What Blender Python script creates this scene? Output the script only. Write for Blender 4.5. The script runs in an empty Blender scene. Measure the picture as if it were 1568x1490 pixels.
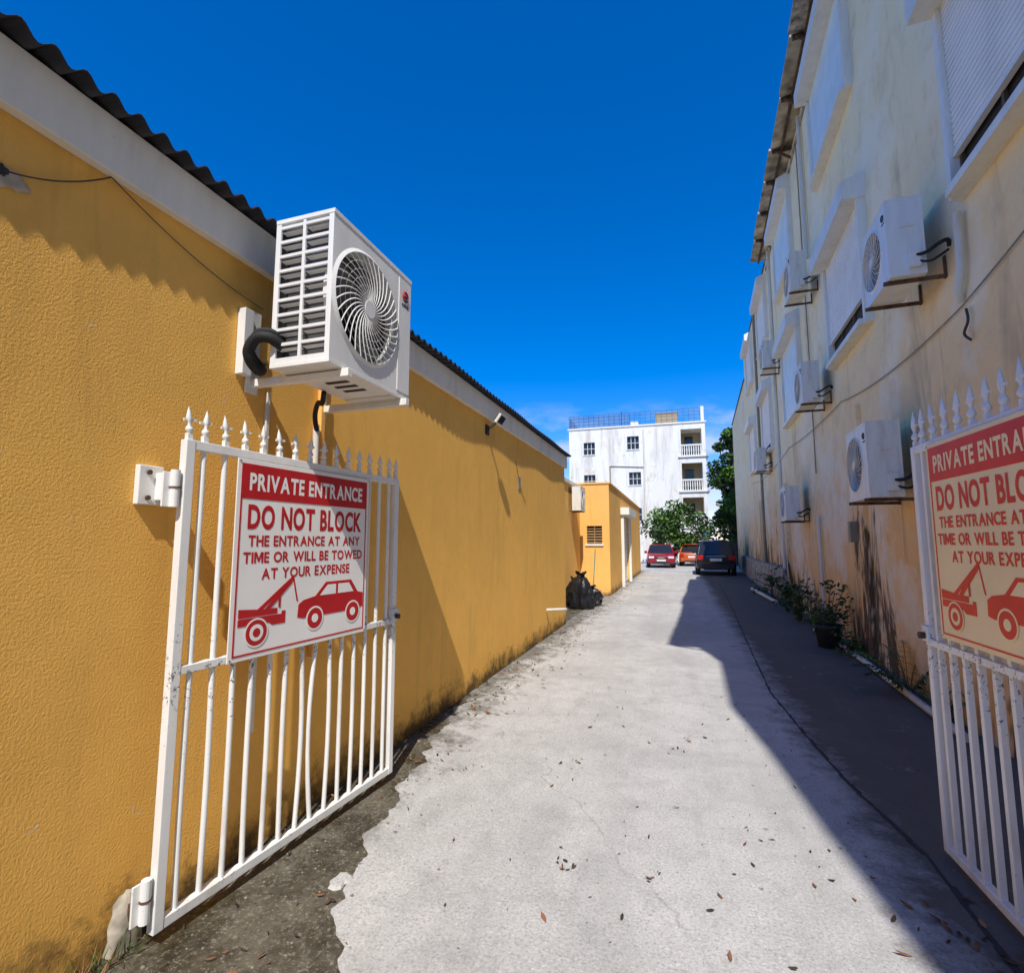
import bpy, bmesh, math, random
from mathutils import Vector, Matrix, Euler
random.seed(7)
sc=bpy.context.scene
# ---------------------------------------------------------------- materials
class NT:
    def __init__(s,name):
        s.m=bpy.data.materials.new(name); s.m.use_nodes=True
        s.n=s.m.node_tree.nodes; s.l=s.m.node_tree.links
        s.b=s.n['Principled BSDF']
        s.tc=s.n.new('ShaderNodeTexCoord')
    def mapn(s,scale=(1,1,1),src='Object'):
        m=s.n.new('ShaderNodeMapping'); m.inputs['Scale'].default_value=scale
        s.l.new(s.tc.outputs[src],m.inputs['Vector']); return m.outputs[0]
    def noise(s,scale,detail=6,rough=.6,vec=None,dist=0.0):
        t=s.n.new('ShaderNodeTexNoise'); t.inputs['Scale'].default_value=scale
        t.inputs['Detail'].default_value=min(detail,4); t.inputs['Roughness'].default_value=rough
        t.inputs['Distortion'].default_value=dist
        s.l.new(vec if vec else s.tc.outputs['Object'],t.inputs['Vector']); return t.outputs['Fac']
    def ramp(s,fac,a,b,ca=(0,0,0,1),cb=(1,1,1,1)):
        if a>b: a,b,ca,cb=b,a,cb,ca
        r=s.n.new('ShaderNodeValToRGB'); r.color_ramp.elements[0].position=a; r.color_ramp.elements[1].position=b
        r.color_ramp.elements[0].color=ca; r.color_ramp.elements[1].color=cb
        s.l.new(fac,r.inputs[0]); return r.outputs[0]
    def mix(s,fac,a,b,mode='MIX'):
        m=s.n.new('ShaderNodeMix'); m.data_type='RGBA'; m.blend_type=mode
        for sock,v in ((m.inputs[0],fac),(m.inputs[6],a),(m.inputs[7],b)):
            if hasattr(v,'is_output'): s.l.new(v,sock)
            elif isinstance(v,(int,float)): sock.default_value=v
            else: sock.default_value=tuple(v)+((1,) if len(v)==3 else ())
        return m.outputs[2]
    def math(s,op,a,b=0.0,clamp=False):
        m=s.n.new('ShaderNodeMath'); m.operation=op; m.use_clamp=clamp
        for sock,v in ((m.inputs[0],a),(m.inputs[1],b)):
            if hasattr(v,'is_output'): s.l.new(v,sock)
            else: sock.default_value=v
        return m.outputs[0]
    def xyz(s,src='Object'):
        x=s.n.new('ShaderNodeSeparateXYZ'); s.l.new(s.tc.outputs[src],x.inputs[0]); return x.outputs
    def rng(s,v,a,b,c=0.0,d=1.0):
        m=s.n.new('ShaderNodeMapRange'); s.l.new(v,m.inputs[0])
        for i,k in enumerate((a,b,c,d)): m.inputs[i+1].default_value=k
        return m.outputs[0]
    def bump(s,h,strength=.3,dist=.01):
        b=s.n.new('ShaderNodeBump'); b.inputs['Strength'].default_value=strength; b.inputs['Distance'].default_value=dist
        s.l.new(h,b.inputs['Height']); s.l.new(b.outputs[0],s.b.inputs['Normal']); return b.outputs[0]
    def col(s,v):
        if hasattr(v,'is_output'): s.l.new(v,s.b.inputs['Base Color'])
        else: s.b.inputs['Base Color'].default_value=tuple(v)+(1,)
    def rough(s,v):
        if hasattr(v,'is_output'): s.l.new(v,s.b.inputs['Roughness'])
        else: s.b.inputs['Roughness'].default_value=v
def simple(name,c,rough=.6,metal=0,var=.12,vs=6,bump=0,bs=60):
    t=NT(name); n=t.noise(vs,2)
    dark=tuple(x*(1-var*1.6) for x in c); lite=tuple(min(1,x*(1+var*.6)) for x in c)
    t.col(t.mix(t.ramp(n,.3,.7),dark,lite)); t.rough(rough); t.b.inputs['Metallic'].default_value=metal
    if bump: t.bump(t.noise(bs,1),bump,.004)
    return t.m
def m_stucco(name,c):
    t=NT(name); z=t.xyz()[2]
    big=t.noise(.8,3,.65)
    c1=t.mix(t.ramp(big,.32,.68),tuple(x*.88 for x in c),c)
    mid=t.noise(8,4,.75)
    c2=t.mix(t.math('MULTIPLY',t.ramp(mid,.42,.75),.34),c1,tuple(x*.74 for x in c))
    c3=t.mix(t.math('MULTIPLY',t.ramp(mid,.30,.28),.7),c2,(.76,.60,.38))
    st=t.noise(1.6,4,.75,vec=t.mapn((2.2,2.2,.22)),dist=.6)
    c4=t.mix(t.math('MULTIPLY',t.ramp(st,.54,.78),.34),c3,(.36,.22,.08))
    gr=t.math('ADD',t.rng(z,0.0,.42,1,0),t.math('MULTIPLY',t.math('SUBTRACT',t.noise(3.5,4,.8),.5),1.9))
    c5=t.mix(t.math('MULTIPLY',t.ramp(gr,.48,1.05),.88),c4,(.06,.045,.025))
    t.col(c5); t.rough(.9); t.b.inputs['Specular IOR Level'].default_value=.15
    t.bump(t.noise(95,2,.75),.55,.006)
    return t.m
def m_rightwall():
    t=NT('cream_render'); xyz=t.xyz(); z=xyz[2]; y=xyz[1]
    n1=t.noise(.55,4,.7)
    zz=t.math('ADD',z,t.math('MULTIPLY',t.math('SUBTRACT',n1,.5),3.4))
    zz=t.math('ADD',zz,t.rng(y,4,14,-.8,.8))
    f=t.rng(zz,1.0,5.4,0,1)
    c=t.mix(f,(.95,.54,.20),(.96,.82,.52))
    n2=t.noise(1.5,4,.82)
    c=t.mix(t.math('MULTIPLY',t.ramp(n1,.52,.40),.6),c,(.97,.90,.70))
    c=t.mix(t.math('MULTIPLY',t.ramp(n2,.50,.68),.28),c,(.52,.38,.21))
    st=t.math('MULTIPLY',t.ramp(t.noise(1.1,4,.8,vec=t.mapn((2.0,1.6,.16)),dist=.8),.53,.66),t.ramp(n1,.47,.60))
    c=t.mix(t.math('MULTIPLY',st,t.rng(z,1,7,.62,.38)),c,(.30,.23,.15))
    c=t.mix(t.ramp(n2,.315,.30),c,(.62,.56,.47))
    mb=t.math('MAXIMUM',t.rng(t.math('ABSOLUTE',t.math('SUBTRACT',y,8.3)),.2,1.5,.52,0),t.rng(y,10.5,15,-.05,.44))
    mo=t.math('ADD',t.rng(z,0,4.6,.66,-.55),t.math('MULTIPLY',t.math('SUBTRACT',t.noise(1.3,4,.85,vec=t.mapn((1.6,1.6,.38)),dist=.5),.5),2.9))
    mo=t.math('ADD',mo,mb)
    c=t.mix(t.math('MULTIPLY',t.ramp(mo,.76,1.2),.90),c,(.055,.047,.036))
    t.col(c); t.rough(.9); t.b.inputs['Specular IOR Level'].default_value=.15
    t.bump(t.noise(14,4,.75),.5,.018)
    return t.m
def m_concrete(name,base=(.505,.49,.46),flat=False):
    t=NT(name); x,y,z=t.xyz()
    n1=t.noise(.55,4,.7,dist=.4); n2=t.noise(3.6,4,.8); n3=t.noise(75,2,.8)
    c=t.mix(t.ramp(n1,.34,.66),tuple(k*.80 for k in base),tuple(k*1.12 for k in base))
    c=t.mix(t.math('MULTIPLY',t.ramp(n2,.46,.68),.45),c,tuple(k*.58 for k in base))
    c=t.mix(t.math('MULTIPLY',t.ramp(n3,.52,.68),.60),c,tuple(k*.42 for k in base))
    c=t.mix(t.math('MULTIPLY',t.ramp(n3,.42,.30),.5),c,tuple(min(1,k*1.5) for k in base))
    if not flat:
        lg=t.noise(1.3,4,.7,vec=t.mapn((1.6,.16,1)))
        c=t.mix(t.math('MULTIPLY',t.ramp(lg,.48,.70),.38),c,tuple(k*.58 for k in base))
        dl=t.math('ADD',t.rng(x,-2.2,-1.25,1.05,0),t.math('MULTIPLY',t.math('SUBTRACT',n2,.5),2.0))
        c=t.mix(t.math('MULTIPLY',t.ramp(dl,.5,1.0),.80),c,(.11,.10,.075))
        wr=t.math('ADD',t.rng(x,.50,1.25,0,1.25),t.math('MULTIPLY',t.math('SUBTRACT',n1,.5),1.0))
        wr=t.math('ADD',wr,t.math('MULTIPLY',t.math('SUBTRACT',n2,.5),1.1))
        c=t.mix(t.math('MULTIPLY',t.ramp(wr,.45,.95),.84),c,(.078,.063,.044))  # stained right strip, darkened further to paint in deeper building shade
        c=t.mix(t.math('MULTIPLY',t.ramp(n2,.38,.31),.45),c,(.40,.38,.33))
        wv=t.n.new('ShaderNodeVectorMath'); wv.operation='ADD'
        v=t.n.new('ShaderNodeTexVoronoi'); v.feature='DISTANCE_TO_EDGE'; v.inputs['Scale'].default_value=.3
        nn=t.n.new('ShaderNodeTexNoise'); nn.inputs['Scale'].default_value=2.2; nn.inputs['Detail'].default_value=3
        t.l.new(t.tc.outputs['Object'],nn.inputs['Vector'])
        sc_=t.n.new('ShaderNodeVectorMath'); sc_.operation='SCALE'; sc_.inputs['Scale'].default_value=.55
        t.l.new(nn.outputs['Color'],sc_.inputs[0]); t.l.new(t.tc.outputs['Object'],wv.inputs[0]); t.l.new(sc_.outputs[0],wv.inputs[1])
        t.l.new(wv.outputs[0],v.inputs['Vector'])
        cr=t.ramp(v.outputs['Distance'],.0,.003,(1,1,1,1),(0,0,0,1))
        cr=t.math('MULTIPLY',cr,t.ramp(n1,.5,.6))
        c=t.mix(t.math('MULTIPLY',cr,.4),c,(.12,.115,.10))
    t.col(c); t.rough(.88); t.b.inputs['Specular IOR Level'].default_value=.2
    t.bump(t.noise(55,3,.75),.5,.007)
    return t.m
def m_dirt():
    t=NT('wet_dirt'); n=t.noise(3.2,4,.8)
    c=t.mix(t.ramp(n,.35,.68),(.030,.026,.016),(.14,.12,.082))
    f=t.noise(60,3,.75)
    c=t.mix(t.math('MULTIPLY',t.ramp(f,.54,.66),.7),c,(.28,.25,.19))
    c=t.mix(t.math('MULTIPLY',t.ramp(f,.42,.34),.6),c,(.02,.018,.012))
    t.col(c); t.rough(t.ramp(n,.44,.56,(.16,.16,.16,1),(.9,.9,.9,1)))
    t.bump(f,.5,.010); return t.m
def m_white(name,c=(.80,.80,.78),rust=.35,rough=.45):
    t=NT(name); n=t.noise(2.5,4,.75,vec=t.mapn((1.5,1.5,.35)))
    c1=t.mix(t.ramp(n,.3,.6),c,tuple(k*.88 for k in c))
    sp=t.noise(26,4,.85)
    c2=t.mix(t.math('MULTIPLY',t.ramp(sp,.68,.71),rust),c1,(.06,.045,.035))
    c3=t.mix(t.math('MULTIPLY',t.ramp(n,.56,.74),rust*.9),c2,(.33,.25,.15))
    t.col(c3); t.rough(rough); return t.m
def m_gate():
    t=NT('gate_white_paint'); x,y,z=t.xyz(); c=(.88,.87,.83)
    n=t.noise(4,4,.75,vec=t.mapn((1.5,1.5,.4)))
    c1=t.mix(t.ramp(n,.3,.6),c,tuple(k*.88 for k in c))
    band=t.rng(t.math('ABSOLUTE',t.math('SUBTRACT',z,1.02)),.0,.40,.15,0)
    f=t.math('ADD',t.noise(38,4,.9),t.math('ADD',band,t.rng(z,.0,.35,.08,0)))
    c2=t.mix(t.math('MULTIPLY',t.ramp(f,.69,.73),.88),c1,(.06,.05,.04))
    c3=t.mix(t.math('MULTIPLY',t.ramp(n,.56,.72),.30),c2,(.36,.25,.15))
    t.col(c3); t.rough(.42); return t.m
def m_oldwhite():
    t=NT('weathered_white_render')
    st=t.noise(.55,4,.8,vec=t.mapn((1.8,1.5,.25)),dist=.4); n=t.noise(.6,4,.85)
    c=t.mix(t.ramp(st,.48,.72),(.80,.78,.72),(.50,.46,.38))
    c=t.mix(t.math('MULTIPLY',t.ramp(n,.56,.66),.65),c,(.60,.48,.32))
    c=t.mix(t.math('MULTIPLY',t.ramp(n,.38,.32),.75),c,(.38,.35,.30))
    t.col(c); t.rough(.9); return t.m
def m_leaf(name,a,b):
    t=NT(name); n=t.noise(2.3,3,.7); c=t.mix(t.ramp(n,.35,.6),a,b); c=t.mix(t.ramp(n,.58,.75),c,tuple(k*1.7 for k in b)); t.col(c); t.rough(.5)
    t.b.inputs['Specular IOR Level'].default_value=.3; return t.m
M={}
M['orange']=m_stucco('orange_stucco',(.97,.54,.125))
M['orange2']=m_stucco('orange_stucco_annex',(.95,.53,.15))
M['cream']=m_rightwall()
M['conc']=m_concrete('alley_concrete')
M['concp']=m_concrete('plain_concrete',flat=True)
M['dirt']=m_dirt()
M['asph']=simple('distant_tarmac',(.16,.155,.15),.9,0,.25,1)
M['gate']=m_gate()
M['white']=m_white('white_trim_paint',(.87,.85,.77),.25)
M['fascia']=m_white('fascia_board_paint',(.87,.84,.75),.25,.6)
M['acw']=m_white('ac_casing_paint',(.88,.87,.83),.08,.4)
M['acr']=m_white('ac_casing_aged',(.83,.79,.69),.45,.45)
M['dark']=simple('dark_interior',(.03,.028,.025),.8)
M['coil']=simple('condenser_coil',(.10,.10,.105),.5,.4)
M['fan']=simple('fan_plastic',(.13,.13,.13),.5)
M['roof']=simple('corrugated_dark_sheet',(.025,.025,.03),.5,.2)
M['eave']=simple('aged_eave_sheet',(.56,.48,.34),.75,0,.5,2.5)
M['rust']=simple('rusty_steel',(.13,.075,.04),.85,0,.4,12)
M['black']=simple('black_rubber',(.012,.012,.013),.75)
M['wire']=simple('cable_sheath',(.06,.045,.035),.6)
M['wireg']=simple('cable_sheath_grey',(.30,.25,.17),.6)
M['sign']=simple('sign_board_white',(.88,.86,.81),.45,0,.04,3)
M['signp']=simple('sign_board_backlit_tint',(.96,.74,.42),.5,0,.06,3)  # peach tint paints in sunlight glowing through the board from behind
M['red']=simple('sign_red_ink',(.52,.010,.014),.5,0,.10,5)
M['redp']=simple('sign_red_backlit_tint',(.78,.038,.018),.5,0,.10,5)  # ink colour shifted to orange-red to paint in the same backlight
M['swhite']=simple('sign_white_ink',(.88,.86,.81),.5,0,.03,4)
M['shut']=simple('shutter_slats',(.87,.86,.81),.45,0,.06,3)
M['shutb']=simple('shutter_panel_blue',(.74,.84,.83),.45,0,.06,3)
M['oldw']=m_oldwhite()
M['glass']=simple('dark_glass',(.02,.025,.03),.08,0,.05)
M['leafA']=m_leaf('foliage_bright',(.05,.11,.018),(.10,.20,.03))
M['leafB']=m_leaf('foliage_dark',(.02,.05,.012),(.05,.10,.02))
M['bark']=simple('bark',(.12,.09,.06),.9,0,.3,10)
M['pot']=simple('plant_pot_plastic',(.03,.028,.026),.7)
M['bag']=simple('bin_bag_plastic',(.012,.012,.014),.25,0,.1,6,.9,14)
M['dry']=simple('dry_leaves',(.28,.12,.05),.85,0,.6,9)
M['dryd']=simple('dry_leaves_dark',(.08,.048,.028),.9,0,.5,9)
M['pvc']=m_white('pvc_pipe',(.76,.72,.62),.3)
M['steelb']=simple('roof_railing_paint',(.06,.09,.16),.5)
M['tan']=simple('cistern_tan',(.42,.33,.2),.8)
M['teal']=simple('teal_plastic',(.05,.30,.28),.5)
M['wood']=simple('broom_wood',(.35,.22,.1),.7)
M['carred']=simple('car_paint_red',(.30,.010,.025),.2,0,.05)
M['cardark']=simple('car_paint_dark',(.012,.014,.02),.18,0,.05)
M['caror']=simple('car_paint_orange',(.55,.11,.02),.25,0,.05)
M['tyre']=simple('tyre_rubber',(.02,.02,.02),.85)
M['rim']=simple('alloy_rim',(.5,.5,.5),.3,.8)
M['lampr']=simple('tail_light_red',(.45,.01,.01),.2)
M['lampw']=simple('headlight_lens',(.75,.75,.75),.1)
M['plate']=simple('number_plate',(.75,.75,.72),.5)
M['stone']=simple('rubble',(.30,.26,.19),.9,0,.35,8)
M['patch']=simple('cement_patch',(.52,.46,.36),.95,0,.45,9,.8,30)
M['logo']=simple('logo_dark',(.03,.03,.07),.5)
# ---------------------------------------------------------------- builders
def empty(name,loc=(0,0,0),rotz=0):
    e=bpy.data.objects.new(name,None); e.location=loc; e.rotation_euler=(0,0,rotz)
    sc.collection.objects.link(e); return e
class B:
    def __init__(s): s.v=[]; s.f=[]; s.mi=[]; s.mats=[]; s.sm=[]
    def _m(s,mat):
        if mat not in s.mats: s.mats.append(mat)
        return s.mats.index(mat)
    def add(s,vs,fs,mat,smooth=False,M4=None):
        o=len(s.v)
        if M4 is not None: vs=[tuple(M4@Vector(v)) for v in vs]
        s.v+= [tuple(v) for v in vs]; k=s._m(mat)
        for f in fs: s.f.append([i+o for i in f]); s.mi.append(k); s.sm.append(smooth)
    def box(s,x0,x1,y0,y1,z0,z1,mat,M4=None):
        vs=[(x,y,z) for z in (z0,z1) for y in (y0,y1) for x in (x0,x1)]
        fs=[(0,2,3,1),(4,5,7,6),(0,1,5,4),(2,6,7,3),(0,4,6,2),(1,3,7,5)]
        s.add(vs,fs,mat,False,M4)
    def tube(s,pts,r,mat,n=8,cap=True,rs=None):
        pts=[Vector(p) for p in pts]; vs=[]; fs=[]
        up=None
        for i,p in enumerate(pts):
            if i==0: d=pts[1]-p
            elif i==len(pts)-1: d=p-pts[i-1]
            else: d=(pts[i+1]-p).normalized()+(p-pts[i-1]).normalized()
            if d.length<1e-9: d=Vector((0,0,1))
            d.normalize()
            if up is None:
                a=Vector((0,0,1)) if abs(d.z)<.9 else Vector((1,0,0)); up=(a-d*a.dot(d)).normalized()
            else: up=(up-d*up.dot(d)); up.normalize()
            w=d.cross(up); rr=rs[i] if rs else r
            for k in range(n):
                a=2*math.pi*k/n; vs.append(p+(up*math.cos(a)+w*math.sin(a))*rr)
        for i in range(len(pts)-1):
            for k in range(n):
                fs.append((i*n+k,i*n+(k+1)%n,(i+1)*n+(k+1)%n,(i+1)*n+k))
        s.add(vs,fs,mat,n>5)
        if cap:
            s.add(vs[:n],[tuple(range(n))[::-1]],mat); s.add(vs[-n:],[tuple(range(n))],mat)
    def beam(s,p0,p1,w,h,mat):
        p0=Vector(p0);p1=Vector(p1);d=(p1-p0); L=d.length; d.normalize()
        a=Vector((0,0,1)) if abs(d.z)<.95 else Vector((0,1,0))
        sx=d.cross(a).normalized(); sz=sx.cross(d)
        M4=Matrix((( sx.x,d.x,sz.x,p0.x),(sx.y,d.y,sz.y,p0.y),(sx.z,d.z,sz.z,p0.z),(0,0,0,1)))
        s.box(-w/2,w/2,0,L,-h/2,h/2,mat,M4)
    def prism(s,poly,y0,y1,mat,M4=None):
        n=len(poly); vs=[(x,y0,z) for x,z in poly]+[(x,y1,z) for x,z in poly]
        fs=[tuple(range(n)),tuple(range(2*n-1,n-1,-1))]+[(i,i+n,(i+1)%n+n,(i+1)%n) for i in range(n)]
        s.add(vs,fs,mat,False,M4)
    def make(s,name,parent=None,bevel=0,loc=None):
        me=bpy.data.meshes.new(name); me.from_pydata(s.v,[],s.f)
        for m in s.mats: me.materials.append(M[m])
        me.polygons.foreach_set('material_index',s.mi); me.polygons.foreach_set('use_smooth',s.sm)
        me.update(); bm=bmesh.new(); bm.from_mesh(me); bmesh.ops.recalc_face_normals(bm,faces=bm.faces); bm.to_mesh(me); bm.free()
        o=bpy.data.objects.new(name,me); sc.collection.objects.link(o)
        if parent: o.parent=parent
        if loc: o.location=loc
        if bevel:
            b=o.modifiers.new('bevel','BEVEL'); b.width=bevel; b.segments=2; b.limit_method='ANGLE'
        return o
def smooth_pts(pts,n=5):
    P=[Vector(p) for p in pts]; P=[P[0]]+P+[P[-1]]; out=[]
    for i in range(1,len(P)-2):
        for k in range(n):
            t=k/n; a,b_,c,d=P[i-1],P[i],P[i+1],P[i+2]
            out.append(.5*((2*b_)+(c-a)*t+(2*a-5*b_+4*c-d)*t*t+(3*b_-a-3*c+d)*t**3))
    out.append(P[-2]); return out
# ---------------------------------------------------------------- ground
def grid_sheet(name,x0,x1,y0,y1,nx,ny,z,mat,amp=0):
    b=B(); vs=[];fs=[]
    for j in range(ny+1):
        for i in range(nx+1): vs.append((x0+(x1-x0)*i/nx,y0+(y1-y0)*j/ny,z+amp*random.uniform(-1,1)))
    for j in range(ny):
        for i in range(nx): a=j*(nx+1)+i; fs.append((a,a+1,a+nx+2,a+nx+1))
    b.add(vs,fs,mat); return b.make(name)
grid_sheet('ground',-600,600,-300,900,4,4,-.03,'asph')
grid_sheet('dirt_ground',-2.6,3.4,-6,30,6,30,-.008,'dirt')
edge=[(-6,-.9),(0,-.95),(1.2,-.98),(1.45,-1.10),(1.8,-1.20),(2.0,-1.42),(2.2,-1.60),(2.45,-1.60),(2.7,-1.68),(3.0,-1.76),(3.4,-1.84),(4.0,-1.98),(4.9,-2.15),(6,-2.25),(60,-2.25)]
def exl(y):
    for (a,xa),(c,xc) in zip(edge,edge[1:]):
        if a<=y<=c: return xa+(xc-xa)*(y-a)/(c-a)
    return -2.25
b=B(); vs=[];fs=[]; ys=[-6+i*.02 for i in range(int(12/.02))]+[6+i*.5 for i in range(50)]
jit=0
for i,y in enumerate(ys):
    jit=jit*.85+random.uniform(-.014,.014)
    xl=exl(y)+ (math.sin(y*9.1)*.035+math.sin(y*23+1)*.02+jit if y<6 else 0)
    vs+=[(xl,y,-.007),(xl+.05,y,-.004),(1.05,y,0),(1.05+.037*y+1.15,y,-.004)]
for i in range(len(ys)-1):
    a=i*4; fs+=[(a,a+1,a+5,a+4),(a+1,a+2,a+6,a+5),(a+2,a+3,a+7,a+6)]
b.add(vs,fs,'conc'); b.make('alley_driveway')
b=B(); b.box(-12,8,30.45,44,-.02,-.006,'concp'); b.make('parking_area')
b=B(); pts=[(1.15,2.2),(1.15,3.35),(1.02,4.13),(.93,5.2),(.87,6.28),(.93,8),(1.0,10),(1.08,11.7),(1.2,15),(1.4,22)]
for (x0,y0),(x1,y1) in zip(pts,pts[1:]):
    n=max(2,int((y1-y0)/.12))
    for k in range(n):
        a=k/n;c=(k+1)/n
        b.beam((x0+(x1-x0)*a,y0+(y1-y0)*a,-.001),(x0+(x1-x0)*c+random.uniform(-.01,.01),y0+(y1-y0)*c,-.001),.010+random.uniform(0,.020),.008,'dark')
b.make('slab_joint')
# ---------------------------------------------------------------- left building
LB=empty('orange_building')
b=B(); b.box(-9,-2.2,-5,10.2,-.1,3.32,'orange'); b.make('walls',LB)
b=B(); b.box(-2.199,-2.15,-5,10.25,3.10,3.335,'fascia'); b.box(-9,-2.2,10.2,10.25,3.10,3.33,'fascia')
b.make('fascia',LB,.004)
b=B(); vs=[];fs=[];P=.105; ys=[-5+i*P/8 for i in range(int(15.35/(P/8)))]
for y in ys:
    z=3.362+.021*math.sin(2*math.pi*y/P); xo=-2.08+.008*math.sin(y*3.1)
    vs+=[(xo,y,z),(-9.0,y,z+.9),(xo,y,z-.006),(-9.0,y,z+.894)]
for i in range(len(ys)-1):
    a=i*4; fs+=[(a,a+4,a+5,a+1),(a+2,a+3,a+7,a+6),(a,a+2,a+6,a+4)]
b.add(vs,fs,'roof',True); b.make('corrugated_roof',LB)
def blob(b,cx,cz,rx,rz,mat,x=-2.198,th=.012,n=18,jit=.3):
    pts=[]
    for k in range(n):
        a=2*math.pi*k/n; r=1+random.uniform(-jit,jit); pts.append((cx+rx*r*math.cos(a),cz+rz*r*math.sin(a)))
    vs=[(x,y,z) for y,z in pts]+[(x+th,cx+(y-cx)*.8,cz+(z-cz)*.8) for y,z in pts]
    fs=[(i,(i+1)%n,n+(i+1)%n,n+i) for i in range(n)]+[tuple(range(n,2*n))]
    b.add(vs,fs,mat)
b=B(); blob(b,1.04,2.87,.06,.045,'patch'); blob(b,1.01,2.88,.03,.022,'dark',x=-2.187,th=.004)
b.box(-2.2,-2.188,7.03,7.13,2.36,2.54,'stone')
b.make('wall_patches',LB,.003)
def sag(p0,p1,s,n=14):
    p0=Vector(p0);p1=Vector(p1); return [p0.lerp(p1,i/n)+Vector((0,0,-s*4*(i/n)*(1-i/n))) for i in range(n+1)]
b=B()
b.tube(sag((-2.185,1.02,2.88),(-2.185,1.36,3.10),.03),.003,'wire',6)
b.tube(sag((-2.185,1.36,3.10),(-2.185,2.19,2.90),.04),.0025,'wire',6)
b.tube(sag((-2.19,6.9,2.75),(-2.19,7.4,2.2),.1),.003,'wire',6)
b.make('wall_cables',LB)
b=B(); b.box(-2.199,-2.165,2.69,2.73,.9,2.62,'orange2'); b.box(-2.199,-2.18,2.25,2.275,.6,2.44,'pvc')
b.make('conduits',LB,.004)
b=B(); b.tube([(-2.19,8.6,.46),(-1.98,8.75,.46),(-1.93,8.95,.44)],.025,'pvc'); b.make('drain_stub',LB)
FL=empty('wall_floodlight',(-2.2,5.75,3.02))
b=B(); b.box(0,.02,-.05,.05,-.12,.0,'dark'); b.beam((.02,0,-.05),(.12,0,.02),.02,.03,'dark')
Mx=Matrix.Translation((.19,0,.05))@Matrix.Rotation(math.radians(35),4,'Y')
b.box(-.035,.0,-.09,.09,-.06,.06,'acr',Mx); b.box(.0,.012,-.075,.075,-.048,.048,'glass',Mx)
for k in range(6): b.box(-.05,-.035,-.08+k*.03,-.07+k*.03,-.05,.05,'dark',Mx)
b.make('housing',FL,.003)
# ---------------------------------------------------------------- recessed wall + annex
b=B(); b.box(-9,-2.95,10.26,15.89,-.05,3.25,'orange2'); b.box(-9,-2.9,10.26,15.88,3.25,3.34,'fascia'); b.make('connecting_wall',LB)
AN=empty('annex_building')
def wallgrid(b,u0,u1,z0,z1,ops,mapf,mat):
    us=sorted(set([u0,u1]+[o[0] for o in ops]+[o[1] for o in ops])); zs=sorted(set([z0,z1]+[o[2] for o in ops]+[o[3] for o in ops]))
    for a,c in zip(us,us[1:]):
        for e,g in zip(zs,zs[1:]):
            mu=(a+c)/2; mz=(e+g)/2
            if any(o[0]<mu<o[1] and o[2]<mz<o[3] for o in ops): continue
            b.box(*mapf(a,c,e,g),mat)
b=B()
wallgrid(b,-6.5,-2.04,-.05,3.4,[(-2.74,-2.27,1.55,2.1)],lambda a,c,e,g:(a,c,15.9,16.1,e,g),'orange2')
wallgrid(b,16.1,28.5,-.05,3.4,[(19.3,21.9,-.05,2.55)],lambda a,c,e,g:(-2.24,-2.04,a,c,e,g),'orange2')
b.box(-6.5,-6.3,16.1,28.5,-.05,3.4,'orange2'); b.box(-6.3,-2.24,28.3,28.5,-.05,3.4,'orange2'); b.box(-6.3,-2.24,16.1,28.3,3.05,3.2,'concp')
b.box(-6.55,-2.0,15.87,16.14,3.4,3.45,'orange2'); b.box(-2.28,-2.0,16.14,28.5,3.4,3.45,'orange2')
b.make('walls',AN)
b=B(); b.box(-2.03,-1.72,19.0,22.2,2.6,2.86,'white'); b.box(-2.2,-2.12,19.3,21.9,0,2.55,'shut')
b.box(-2.03,-1.93,19.1,19.3,0,2.6,'white'); b.box(-2.03,-1.93,21.9,22.1,0,2.6,'white')
for k in range(16): b.box(-2.12,-2.105,19.3,21.9,.05+k*.16,.15+k*.16,'shut')
b.make('roller_door',AN)
b=B()
for k in range(6): 
    Mx=Matrix.Translation((0,15.98,1.6+k*.085))@Matrix.Rotation(math.radians(35),4,'X'); b.box(-2.73,-2.28,-.045,.045,-.006,.006,'wood',Mx)
b.box(-2.74,-2.27,16.06,16.09,1.55,2.1,'dark'); b.box(-2.78,-2.23,15.86,15.9,1.49,1.55,'fascia'); b.box(-2.52,-2.49,15.93,15.97,1.55,2.1,'wood'); b.make('louvre_window',AN)
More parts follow.
